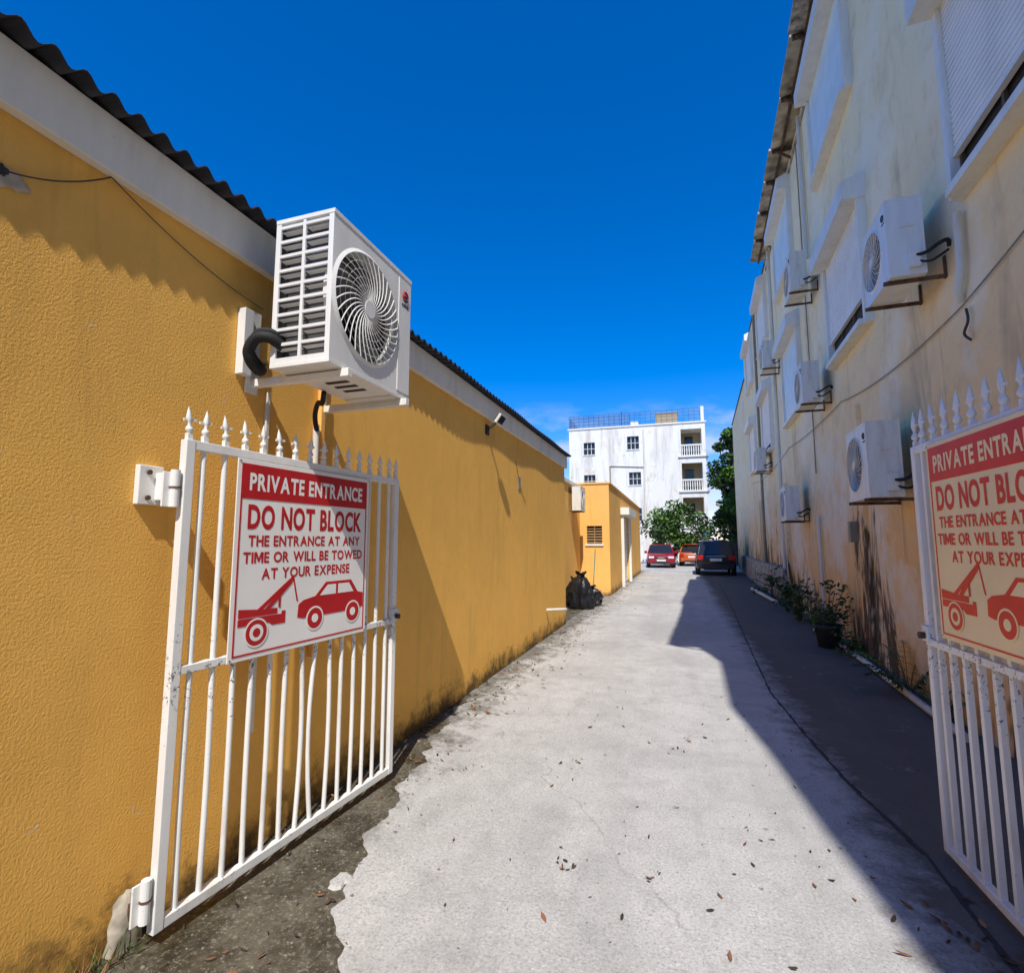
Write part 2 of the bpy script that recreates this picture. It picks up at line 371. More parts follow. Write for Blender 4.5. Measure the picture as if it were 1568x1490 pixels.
# ---------------------------------------------------------------- AC units (shared meshes)
AW,AH,AD=.78,.76,.36
def ac_meshes(detail,mat,D):
    b=B(); W,H=AW,AH; t=.012
    cx,cz,R=W*.40,H*.5,H*.405; n=72
    outer=[];inner=[]
    x0,x1=0,W*.80
    for k in range(n):
        a=2*math.pi*k/n; c,s_=math.cos(a),math.sin(a)
        tx=(x1-cx)/c if c>1e-6 else ((x0-cx)/c if c<-1e-6 else 1e9)
        tz=(H-cz)/s_ if s_>1e-6 else ((0-cz)/s_ if s_<-1e-6 else 1e9)
        tt=min(tx,tz); outer.append((cx+c*tt,-D,cz+s_*tt)); inner.append((cx+c*R,-D,cz+s_*R))
    lip=[(cx+(x-cx)*.965,-D-.014,cz+(z-cz)*.965) for x,y,z in inner]; deep=[(cx+(x-cx)*.94,-D+.07,cz+(z-cz)*.94) for x,y,z in inner]
    rim=[(cx+(x-cx)*1.03,-D-.001,cz+(z-cz)*1.03) for x,y,z in inner]
    rings=[outer,rim,lip,deep]; vs=sum(rings,[]); fs=[]
    for q in range(3):
        for k in range(n): fs.append((q*n+k,q*n+(k+1)%n,(q+1)*n+(k+1)%n,(q+1)*n+k))
    b.add(vs,fs,mat)
    for (px,pz) in [(x0,0),(x1,0),(x0,H),(x1,H)]:
        k=sorted(range(n),key=lambda i:(outer[i][0]-px)**2+(outer[i][2]-pz)**2)
        A=[i for i in k if abs(outer[i][0]-px)<1e-6][:1]; C=[i for i in k if abs(outer[i][2]-pz)<1e-6][:1]
        if A and C and A[0]!=C[0]: b.add([outer[A[0]],(px,-D,pz),outer[C[0]]],[(0,1,2)],mat)
    b.box(W*.80,W,-D,-D+t,0,H,mat)
    b.box(W*.80+.008,W-.008,-D-.004,-D,.02,H-.02,mat)
    b.box(-.002,W+.002,-D-.004,0,H,H+.022,mat)
    b.box(-.002,W+.002,-D-.002,0,-.02,0,mat)
    b.box(W-t,W,-D+t,0,0,H,mat)
    if detail:
        b.box(0,t,-D+.001,-D+.03,0,H,mat); b.box(0,t,-.03,0,0,H,mat); b.box(0,t,-D*.52,-D*.47,0,H,mat)
        b.box(0.0015,t,-D+.03,-D*.52,0,.03,mat); b.box(0.0015,t,-D*.47,-.03,0,.03,mat)
        nb=9
        for k in range(nb):
            z=.03+(H-.045)*(k+1)/nb
            for (ya,yb) in ((-D+.03,-D*.52),(-D*.47,-.03)): b.box(.001,t,ya,yb,z-.016,z,mat); b.box(t,t+.035,ya,yb,z-.03,z-.026,mat)
        b.box(.07,.09,-D+.03,-.03,.01,H-.01,'coil')
    else: b.box(0,t,-D+t,0,0,H,mat)
    b.box(W,W+.012,-D*.66,-D*.3,H*.62,H*.68,mat); b.box(W+.001,W+.05,-D*.5,-D*.2,.04,.22,mat)
    b.box(t,W-t,-.02,-.005,.01,H-.01,'coil')
    casing=b
    g=B()
    yb=-D-.012
    for q in range(1,7 if detail else 6):
        rr=.045+(R*.97-.045)*q/6
        ring=[(cx+rr*math.cos(2*math.pi*k/48),yb+.004,cz+rr*math.sin(2*math.pi*k/48)) for k in range(49)]
        g.tube(ring,.0016,mat,4,False)
    ns=34 if detail else 20
    for k in range(ns):
        a0=2*math.pi*k/ns; pts=[]
        for q in range(9):
            f=q/8; r=.045+(R*.965-.045)*f; a=a0+1.05*f*(1.0-.25*f); pts.append((cx+r*math.cos(a),yb-.003*math.sin(math.pi*f),cz+r*math.sin(a)))
        g.tube(pts,.0036,mat,4,False)
    g.tube([(cx,yb-.006,cz),(cx,yb+.008,cz)],.048,mat,24)
    f=B()
    for k in range(3):
        a0=2*math.pi*k/3; vs=[]; fs=[]
        for i in range(7):
            r=.06+(R*.9-.06)*i/6
            for j in range(6):
                a=a0+(j/5)*1.25+.35*i/6; vs.append((cx+r*math.cos(a),-D+.03+.05*j/5,cz+r*math.sin(a)))
        for i in range(6):
            for j in range(5): q=i*6+j; fs.append((q,q+1,q+7,q+6))
        f.add(vs,fs,'fan',True)
    f.tube([(cx,-D+.03,cz),(cx,-D+.12,cz)],.06,'fan',20)
    f.box(.1,W*.78,-.06,-.05,.02,H-.02,'dark')
    l=B()
    lx=W*.90
    ring=[(lx+.028*math.cos(a),-D-.006,H*.84+.028*math.sin(a)) for a in [2*math.pi*k/20 for k in range(15)]]
    l.tube(ring,.008,'red' if detail else 'logo',5,False)
    ring=[(lx+.028*math.cos(a),-D-.006,H*.84+.028*math.sin(a)) for a in [2*math.pi*k/20 for k in range(14,20)]]
    l.tube(ring,.008,'logo',5,False)
    l.box(lx-.006,lx+.03,-D-.007,-D-.004,H*.83,H*.845,'logo')
    for k in range(4): l.box(lx-.036+k*.02,lx-.022+k*.02,-D-.006,-D-.004,H*.75,H*.772,'logo')
    return casing,g,f,l
_cache={}
def air_conditioner(loc,rotz,detail,mat,scale=1,name='air_conditioner'):
    e=empty(name,loc,rotz); e.scale=(scale,)*3
    key=(detail,mat)
    if key not in _cache:
        cs=ac_meshes(detail,mat,.36 if detail else .30); obs=[]
        for nm,bb in zip(('casing','fan_guard','fan','badge'),cs):
            o=bb.make(nm,e,.006 if nm=='casing' and detail else (.004 if nm=='casing' else 0)); obs.append(o)
        _cache[key]=obs
    else:
        for o in _cache[key]:
            c=bpy.data.objects.new(o.name.split('.')[0],o.data); sc.collection.objects.link(c); c.parent=e
            for md in o.modifiers: m=c.modifiers.new('bevel','BEVEL'); m.width=md.width; m.segments=2; m.limit_method='ANGLE'
    return e
HA=air_conditioner((-1.965,2.03,2.50),math.radians(90),True,'acw')
b=B(); wl=.232
for x in (.12,AW-.08):
    b.box(x-.02,x+.02,-AD-.04,wl,-.065,-.022,'white')
b.box(.07,.15,wl-.016,wl+.001,-.10,.36,'white'); b.box(AW-.11,AW-.05,wl-.014,wl+.001,-.10,.30,'white')
b.box(.005,.065,wl-.05,wl+.001,-.02,.34,'acw')
b.make('bracket',HA,.003)
b=B()
pts=smooth_pts([(.03,-.05,.10),(-.03,-.02,.13),(-.055,.04,.125),(-.05,.09,.07),(-.02,.10,.02),(.05,.12,.0),(.12,.17,.03)])
b.tube(pts,.028,'black',12); b.tube([(p[0]+.02,p[1]+.01,p[2]+.04) for p in pts],.018,'black',8)
b.tube(smooth_pts([(.40,-.02,-.03),(.45,.03,-.08),(.5,.10,-.06),(.55,.16,-.12),(.62,.20,-.2)]),.015,'black',8)
b.make('refrigerant_hose',HA)
b=B(); b.tube([(.62,.205,-.16),(.63,.208,-.6),(.63,.208,-1.5)],.02,'pvc',8); b.make('drain_pipe',HA)
b=B()
for x in (.10,.60): b.box(x,x+.06,-AD+.02,-.02,-.03,-.021,'acr')
for k in range(3): b.box(.28+k*.08,.31+k*.08,-AD+.10,-.12,-.024,-.0205,'dark')
b.make('base_feet',HA)
e=air_conditioner((-2.85,14.2,2.5),math.radians(90),False,'acr',.85)
b=B(); b.box(.1,.14,-.3,.11,-.05,-.021,'rust'); b.box(.6,.64,-.3,.11,-.05,-.021,'rust'); b.make('bracket',e)
# ---------------------------------------------------------------- right building
RA=-math.atan(.037)
RB=empty('cream_building',(2.13,0,0),RA)
H1=10.0; LAT=.195
b=B()
b.box(0,12,1.0,25,-.1,H1,'cream'); b.box(.0,12,25.01,35,-.1,9.0,'cream')
foot=[(.26,.99),(.30,-1.9),(.52,-3.0),(.68,-4.1),(.84,-5.0),(1.0,-5.8),(1.1,-9),(12,-9),(12,.99)]  # unseen part behind the camera, outline shaped to cast the near ground shadow
n=len(foot); b.add([(x,y,-.1) for x,y in foot]+[(x,y,H1) for x,y in foot],[tuple(range(n)),tuple(range(n,2*n))]+[(i,(i+1)%n,n+(i+1)%n,n+i) for i in range(n)],'cream')
b.make('walls',RB)
b=B()
y=1.0; OV=-.40
b.box(OV+.02,.3,1.0,16.3,H1+.10,H1+.13,'eave')
while y<16.2:
    y2=min(16.3,y+random.uniform(.7,1.5)); o=random.uniform(-.04,.06)
    b.box(OV-o,.02,y+.03,y2-.03,H1+.035+random.uniform(-.025,.02),H1+.085,random.choice(['eave','eave','patch']))
    b.beam((.01,y+.03,H1+.0),(OV+.02,y+.03,H1+.0),.05,.07,'rust'); 
    if random.random()<.6: b.beam((.01,y,H1-.28),(OV+.06,y,H1+.0),.04,.04,'rust')
    y=y2
b.box(-.22,-.17,1.0,16.3,H1-.03,H1+.03,'rust')
b.box(-.03,-.002,1.0,16.3,H1-.3,H1-.22,'eave')
b.box(-.03,.2,16.4,25,H1,H1+.08,'rust'); b.box(-.04,.2,25.2,35,9.0,9.08,'rust')
b.make('eave',RB)
def shutter_window(y0,y1,z0,z1,gap,sm='shut',box=.34):
    b=B(); t=.07; d=-.10
    b.box(d,0,y0-t,y0,z0-t,z1,'white'); b.box(d,0,y1,y1+t,z0-t,z1,'white'); b.box(d-.05,0,y0,y1,z0-t,z0,'white')
    b.prism([(0,z1+box),(-.06,z1+box),(-.27,z1+box*.72),(-.27,z1+.0),(0,z1)],y0-t-.02,y1+t+.02,'white')
    b.box(-.004,-.001,y0,y1,z0,z1,'dark')
    if gap>0:
        for k in range(int((y1-y0)/.62)+1): yy=y0+.02+k*.62; b.box(-.035,-.006,yy,min(yy+.03,y1),z0,z0+gap,'bark')
        b.box(-.030,-.006,y0,y1,z0,z0+.05,'bark')
    z=z0+gap; hh=.052
    if sm=='shut':
        while z<z1-.01:
            b.prism([(-.04,z+.002),(-.062,z+.008),(-.066,z+hh*.5),(-.062,z+hh-.006),(-.04,z+hh)],y0+.005,y1-.005,sm); z+=hh
        b.box(-.075,-.03,y0+.005,y1-.005,z0+gap-.03,z0+gap,'white')
    else:
        b.box(-.06,-.03,y0+.005,y1-.005,z0+gap,z1,sm)
    b.make('shutter_window',RB,.0)
shutter_window(2.9,4.82,4.46,6.1,.30); shutter_window(7.3,9.15,4.42,6.0,.34); shutter_window(11.9,13.9,4.45,6.2,0,'shutb'); shutter_window(16.6,18.6,4.4,6.15,.2)
shutter_window(2.9,5.0,7.8,9.4,0); shutter_window(7.4,9.5,7.75,9.35,0,'shutb'); shutter_window(12.0,14.2,7.8,9.4,0,'shutb'); shutter_window(16.6,18.6,7.8,9.4,0)
shutter_window(21.2,23.2,7.8,9.4,0,'shut'); shutter_window(21.2,23.2,4.4,6.1,0,'shut')
b=B()
def pipe(pts,r,mat='pvc'): b.tube(pts,r,mat,8)
pipe(smooth_pts([(-.05,4.9,4.30),(-.05,4.93,3.85),(-.05,5.0,3.66),(-.02,5.05,3.6)]),.032)
pipe([(-.05,10.5,9.9),(-.05,10.5,6.95)],.035); pipe([(-.03,10.95,9.6),(-.03,10.95,5.1),(-.03,11.0,2.9)],.012,'wireg')
pipe([(-.04,15.5,9.9),(-.04,15.5,.1)],.045); pipe([(-.04,19.9,9.9),(-.04,19.9,.1)],.045,'wireg')
pipe([(-.05,10.95,2.1),(-.05,10.95,.2)],.03)
pipe(sag((-.02,5.05,3.55),(-.02,8.9,3.75),.10),.007,'wireg'); pipe(sag((-.02,2.0,4.1),(-.02,5.05,3.55),.05),.007,'wireg')
pipe(sag((-.03,8.9,3.75),(-.03,14,3.9),.06),.007,'wireg'); pipe(sag((-.03,14,3.9),(-.03,24,4.1),.2),.014,'pvc')
pipe(smooth_pts([(-.02,4.98,3.50),(-.04,4.92,3.38),(-.04,5.0,3.30),(-.03,4.93,3.22)]),.010,'wire')
b.make('pipes_and_cables',RB)
b=B()
b.box(-.10,-.001,14.6,14.85,0,3.1,'cream'); b.box(-.10,-.001,20.6,20.85,0,3.1,'cream'); b.box(-.16,-.001,15.2,30,0,.9,'patch')
b.box(-.05,-.001,8.1,8.32,0,3.5,'cream'); b.box(-.10,-.001,8.6,8.72,1.6,1.9,'wireg')
b.make('pilasters',RB)
def rac(y0,z0,mat='acr',off=.17,s=1.0):
    p=Matrix.Translation((2.13,0,0))@Matrix.Rotation(RA,4,'Z')@Vector((-off,y0+AW*s,z0))
    e=air_conditioner(p,math.radians(-90)+RA,False,mat,s)
    b=B(); D=.30; off=off/s
    for x in (.08,AW-.1):
        b.box(x-.016,x+.016,-D-.03,off-.005,-.055,-.022,'rust'); b.box(x-.018,x+.018,off-.018,off-.004,-.06,.16,'rust')
    b.make('bracket',e)
    b=B(); b.tube(smooth_pts([(AW+.03,-.1,.15),(AW+.07,-.02,.15),(AW+.09,.06,.20),(AW+.07,off-.04,.24),(AW+.02,off-.01,.20)],4),.018,'black',8)
    b.tube(smooth_pts([(AW+.03,-.1,.1),(AW+.06,.0,.06),(AW+.07,.07,.09),(AW+.05,off-.03,.15)],4),.012,'black',8)
    b.make('refrigerant_hose',e); return e
rac(5.2,3.98,'acw',s=.92); rac(9.9,6.12,s=.9); rac(14.3,6.13,s=.9); rac(9.5,3.95,s=.88); rac(6.15,2.08); rac(11.95,2.07,s=.9); rac(17.2,3.8,s=.9)
# ---------------------------------------------------------------- signs and gates
def text_mesh(body,width,height,x,z,yy,mat,parent,name,off=.02):
    vs=[];fs=[];cur=0.0
    def glyph(ch):
        cu=bpy.data.curves.new('t','FONT'); cu.body=ch; cu.size=1; cu.offset=off; cu.resolution_u=4
        o=bpy.data.objects.new('t',cu); sc.collection.objects.link(o); bpy.context.view_layer.update()
        dg=bpy.context.evaluated_depsgraph_get(); me=bpy.data.meshes.new_from_object(o.evaluated_get(dg))
        bpy.data.objects.remove(o)
        V=[(v.co.x,v.co.y) for v in me.vertices]; F=[list(p.vertices) for p in me.polygons]; bpy.data.meshes.remove(me); return V,F
    EV,_=glyph('E'); e0=min(v[1] for v in EV); e1=max(v[1] for v in EV)
    for ch in body:
        if ch==' ': cur+=.34; continue
        if ch=='M':
            P=[(0,0),(0,1),(.27,1),(.5,.45),(.73,1),(1,1),(1,0),(.79,0),(.79,.64),(.58,.12),(.42,.12),(.21,.64),(.21,0)]
            V=[(a*.80,e0+c*(e1-e0)) for a,c in P]; F=[[0,1,2,11,12],[2,3,10,11],[3,9,10],[3,4,8,9],[4,5,6,7,8]]
        else: V,F=glyph(ch)
        x0=min(v[0] for v in V); x1=max(v[0] for v in V); k=len(vs)
        vs+=[(v[0]-x0+cur,v[1]) for v in V]; fs+=[[i+k for i in p] for p in F]
        cur+=x1-x0+.075
    xs=[v[0] for v in vs]; zs=[v[1] for v in vs]; x0,x1,z0,z1=min(xs),max(xs),min(zs),max(zs)
    V=[(x+(v[0]-x0)/(x1-x0)*width,yy,z+(v[1]-z0)/(z1-z0)*height) for v in vs]
    me=bpy.data.meshes.new(name); me.from_pydata(V,[],fs); me.materials.append(M[mat])
    ob=bpy.data.objects.new(name,me); sc.collection.objects.link(ob); ob.parent=parent
    return ob
def sign(parent_loc,rotz,W,H,bm,rm):
    e=empty('private_entrance_sign',parent_loc,rotz)
    b=B(); b.box(0,W,0,.006,0,H,bm); b.make('board',e,.002)
    b=B(); y0,y1=-.0018,-.0003; i=.022; t=.008
    b.box(i,W-i,y0,y1,i,i+t,rm)
    b.box(i,i+t,y0,y1,i+t,H-i,rm); b.box(W-i-t,W-i,y0,y1,i+t,H-i,rm)
    b.box(i+t,W-i-t,y0,y1,H*.80,H-i,rm)
    def pr(poly,ya=y0,yb=y1,mat=None): b.prism([(p[0]*W,p[1]*H) for p in poly],ya,yb,mat or rm)
    def disc(cx,cz,r,mat,ya=y0,yb=y1,n=28): b.prism([(cx*W+r*math.cos(2*math.pi*k/n),cz*H+r*math.sin(2*math.pi*k/n)) for k in range(n)],ya,yb,mat)
    pr([(.045,.165),(.045,.20),(.31,.20),(.31,.215),(.335,.215),(.335,.15),(.25,.15),(.23,.165)])
    pr([(.045,.215),(.045,.25),(.20,.235),(.28,.235),(.28,.205),(.045,.205)],-.0022,y0)
    pr([(.15,.235),(.375,.395),(.39,.375),(.185,.235)]); pr([(.20,.235),(.36,.375),(.375,.36),(.235,.235)],-.0022,-.0019)
    pr([(.375,.395),(.385,.39),(.42,.255),(.41,.255)]); pr([(.285,.235),(.285,.30),(.30,.31),(.30,.235)],-.0024,-.0023)
    disc(.155,.125,.070,bm,-.0028,-.0023); disc(.155,.125,.062,rm,-.0032,-.0028); disc(.155,.125,.040,bm,-.0036,-.0032); disc(.155,.125,.022,rm,-.0042,-.0036)
    pr([(.42,.165),(.425,.235),(.46,.255),(.55,.27),(.63,.345),(.85,.345),(.915,.265),(.965,.255),(.965,.17),(.93,.155),(.46,.155)])
    pr([(.585,.27),(.645,.328),(.715,.328),(.715,.27)],-.0024,y0,bm); pr([(.735,.27),(.735,.328),(.83,.328),(.875,.27)],-.0024,y0,bm)
    for cx in (.55,.87):
        disc(cx,.145,.066,bm,-.0028,-.0025); disc(cx,.145,.056,rm,-.0034,-.0028); disc(cx,.145,.024,bm,-.0040,-.0034)
    b.make('graphics',e)
    text_mesh('PRIVATE ENTRANCE',W*.86,H*.092,W*.07,H*.842,-.0024,'swhite' if bm=='sign' else 'signp',e,'header_text',.034)
    ty=-.0014
    text_mesh('DO NOT BLOCK',W*.86,H*.128,W*.07,H*.645,ty,rm,e,'text_line',.034)
    text_mesh('THE ENTRANCE AT ANY',W*.84,H*.058,W*.08,H*.558,ty,rm,e,'text_line',.028)
    text_mesh('TIME OR WILL BE TOWED',W*.89,H*.058,W*.055,H*.473,ty,rm,e,'text_line',.028)
    text_mesh('AT YOUR EXPENSE',W*.66,H*.058,W*.17,H*.388,ty,rm,e,'text_line',.028)
    b=B()
    for (x,z) in ((.012,.012),(W-.012,.012),(.012,H-.012),(W-.012,H-.012)): b.tube([(x,-.003,z),(x,.001,z)],.005,'rim',10)
    b.make('screws',e); return e
def gate(loc,rotz,L,z0,z1,zm,spike,hinge_at0,nb,bend=()):
    e=empty('white_steel_gate',loc,rotz); b=B(); f=.042
    b.box(0,f,-f/2,f/2,z0,z1,'gate'); b.box(L-f,L,-f/2,f/2,z0,z1,'gate')
    for z,h in ((z0,f),(zm,.035),(z1-f,f)): b.box(f,L-f,-f*.45,f*.45,z,z+h,'gate')
    b.make('frame',e,.003)
    b=B(); w=.0125
    for k in range(nb):
        x=f+(L-2*f)*(k+.5)/nb
        a=bend[k] if k in bend else random.uniform(-.006,.006); zs=[z0+f+(zm-z0-f)*i/8 for i in range(9)]
        P=[(x+a*math.sin(math.pi*i/8),0,zs[i]) for i in range(9)]
        if hinge_at0: b.tube(P,w*1.0,'gate',8,False); b.tube([(x,0,zm+.035),(x,0,z1-f)],w,'gate',8,False)
        else: b.box(x-w,x+w,-w,w,z0+f,zm,'gate'); b.box(x-w,x+w,-w,w,zm+.035,z1-f,'gate')
    xs=[f/2]+[f+(L-2*f)*(k+.5)/nb for k in range(nb)]+[L-f/2]
    for x in xs:
        tl=random.uniform(-.016,.016); b.box(x-w*.9,x+w*.9,-w*.9,w*.9,z1,z1+.03,'gate')
        zb=z1+.03; s=spike
        vs=[];prof=[(.5,0),(1.5,.12),(1.25,.2),(.55,.3),(.9,.42),(1.15,.55),(.6,.8),(.05,1)]
        for r,h in prof:
            for q in range(6): a=q*math.pi/3; vs.append((x+w*r*math.cos(a)+tl*h,w*r*math.sin(a),zb+s*h))
        fs=[(i*6+q,i*6+(q+1)%6,(i+1)*6+(q+1)%6,(i+1)*6+q) for i in range(len(prof)-1) for q in range(6)]
        b.add(vs,fs,'gate',True); b.beam((x-w*2.3,0,zb+s*.48),(x+w*2.3,0,zb+s*.52),w*.7,w*.9,'gate')
    b.make('bars_and_spears',e)
    b=B(); hx=0 if hinge_at0 else L; sg=-1 if hinge_at0 else 1
    for z in (z0+.06,z1-.30):
        b.tube([(hx+sg*.026,0,z),(hx+sg*.026,0,z+.16)],.019,'gate',12); b.tube([(hx+sg*.026,0,z+.08),(hx+sg*.026,0,z+.088)],.022,'rust',12)
        b.box(min(hx,hx+sg*.07),max(hx,hx+sg*.07),.01,.020,z-.0,z+.15,'gate')
    b.make('hinges',e,.002)
    b=B(); lx=L-f if hinge_at0 else 0
    b.box(lx-.01,lx+f+.01,-.035,.035,zm+.02,zm+.10,'gate'); b.tube([(lx+.02,-.06,zm+.05),(lx+.02,-.03,zm+.05)],.018,'rust',10); b.make('latch',e,.003)
    return e
ang=math.atan2(3.24-1.66,-1.93+2.055)
gate((-2.055,1.66,0),ang,1.585,.05,2.05,1.04,.12,True,14,{6:.02,7:-.035,8:.015})
dx,dy=math.cos(ang),math.sin(ang); nx,ny=dy,-dx
o=.25
sign((-2.055+dx*o+nx*.034,1.66+dy*o+ny*.034,1.04),ang,.98,.965,'sign','red')
angR=math.atan2(1.65-3.35,1.30-1.25)
GR=gate((1.25,3.35,0),angR,1.7,.04,2.12,1.06,.17,False,14)
dx,dy=math.cos(angR),math.sin(angR); nx,ny=dy,-dx
o=.20
sign((1.25+dx*o+nx*.034,3.35+dy*o+ny*.034,1.13),angR,.98,.965,'signp','redp')
b=B(); b.box(-2.199,-2.17,1.56,1.67,1.76,1.93,'gate'); b.box(-2.17,-2.10,1.63,1.67,1.78,1.90,'gate')
for k in (1.79,1.90): b.tube([(-2.172,1.60,k),(-2.16,1.60,k)],.011,'rust',8)
b.make('gate_hinge_plate',None,.004)
b=B(); vs=[]
LV=((-.01,.075),(.04,.065),(.08,.066),(.12,.055),(.155,.050),(.18,.032),(.19,.015))
for z,w in LV:
    for q in range(16):
        a=2*math.pi*q/16; vs.append((-2.18+.04*math.cos(a)*(w/.07)+random.uniform(-.005,.005),1.65+w*math.sin(a)+random.uniform(-.007,.007),z+random.uniform(-.008,.008)))
fs=[(i*16+q,i*16+(q+1)%16,(i+1)*16+(q+1)%16,(i+1)*16+q) for i in range(len(LV)-1) for q in range(16)]+[tuple(range(16*(len(LV)-1),16*len(LV)))]
b.add(vs,fs,'patch',True); b.box(-2.15,-2.07,1.635,1.655,.10,.16,'rust'); b.make('gate_post_footing')
# ---------------------------------------------------------------- far white apartment block
AP=empty('white_apartment_building',(0,45,0),math.radians(1.0))
b=B()
wins=[(-7.9,-6.9,9.3,10.4),(-4.1,-3.1,9.6,10.75),(-4.0,-3.0,6.5,7.6),(-7.9,-6.9,6.4,7.5),(-4,-3,3.4,4.5),(-7.9,-6.9,3.4,4.5)]
bal=[(.35,2.0,2.9,5.3),(.35,2.0,5.9,8.2),(.35,2.0,8.85,11.1)]
wallgrid(b,-9.2,2.3,-.1,11.6,wins+bal,lambda a,c,e,g:(a,c,0,.25,e,g),'oldw')
wallgrid(b,.25,9,-.1,11.6,[(.6,2.2,2.9,5.3),(.6,2.2,5.9,8.2),(.6,2.2,8.85,11.1)],lambda a,c,e,g:(2.05,2.3,a,c,e,g),'oldw')
b.box(-9.2,-8.95,.25,9,-.1,11.6,'oldw'); b.box(-8.95,2.05,8.75,9,-.1,11.6,'oldw'); b.box(-8.95,2.05,.25,8.75,11.2,11.35,'oldw')
for z in (2.75,5.75,8.7): b.box(.1,2.5,-.12,0,z,z+.15,'white'); b.box(.0,2.05,.25,2.6,z,z+.14,'oldw'); b.box(2.3,2.5,-.12,2.4,z,z+.15,'white')
b.box(.0,.2,.25,2.6,0,11.2,'tan'); b.box(.2,2.05,2.4,2.6,0,11.2,'tan'); b.box(-9.3,2.4,-.08,0,11.6,11.72,'white')
b.make('walls',AP)
b=B()
for z in (2.9,5.9,8.85):
    b.box(.35,2.0,.04,.16,z+.82,z+.95,'white'); 
    for k in range(9):
        x=.43+k*.185; b.tube([(x,.1,z),(x,.1,z+.2),(x,.1,z+.45),(x,.1,z+.82)],.05,'white',6,False,[.05,.035,.06,.035])
    b.box(.7,1.4,2.36,2.395,z,z+2.05,'glass')
b.make('balustrades',AP)
b=B()
for (a,c,e,g) in wins:
    b.box(a,c,.20,.22,e,g,'glass'); b.box(a-.05,c+.05,-.06,0,e-.08,e,'white'); 
    for k in range(1,3): b.box(a+(c-a)*k/3-.02,a+(c-a)*k/3+.02,.14,.19,e,g,'white')
    b.box(a,c,.14,.19,(e+g)/2-.02,(e+g)/2+.02,'white')
b.make('windows',AP)
b=B()
for k in range(26): b.box(-9.2+k*.445,-9.17+k*.445,.05,.08,11.72,12.85,'steelb')
for z in (12.0,12.3,12.6,12.85): b.box(-9.2,1.9,.05,.075,z,z+.03,'steelb')
for k in range(60): b.box(-9.1+k*.09,-9.075+k*.09,.06,.07,11.72,12.8,'steelb')
for k in range(20): b.box(-9.2,-9.17,.05+k*.4,.08+k*.4,11.72,12.85,'steelb')
b.box(2.0,2.25,.05,.2,11.72,13.0,'white'); b.box(-4.6,-4.5,.05,.15,11.72,13,'steelb')
b.make('roof_railing',AP)
b=B(); b.box(-1.7,.2,1.5,3.2,11.4,12.9,'tan'); b.box(-1.75,.25,1.45,3.25,12.9,13.0,'tan'); b.box(-3.9,-3.2,1.5,2.2,11.4,12.4,'white'); b.make('roof_cistern',AP)
b=B()
b.tube([(-2.7,-.05,11.3),(-2.7,-.05,.1)],.06,'pvc',8); b.tube([(-5.6,-.05,8.2),(-5.6,-.05,3)],.05,'wireg',8); b.tube([(-5.6,-.05,8.2),(-2.7,-.05,8.0)],.03,'wireg',6)
b.make('downpipes',AP)
b=B(); b.box(-12,-.2,43.6,43.75,-.1,2.0,'oldw'); b.make('boundary_wall')
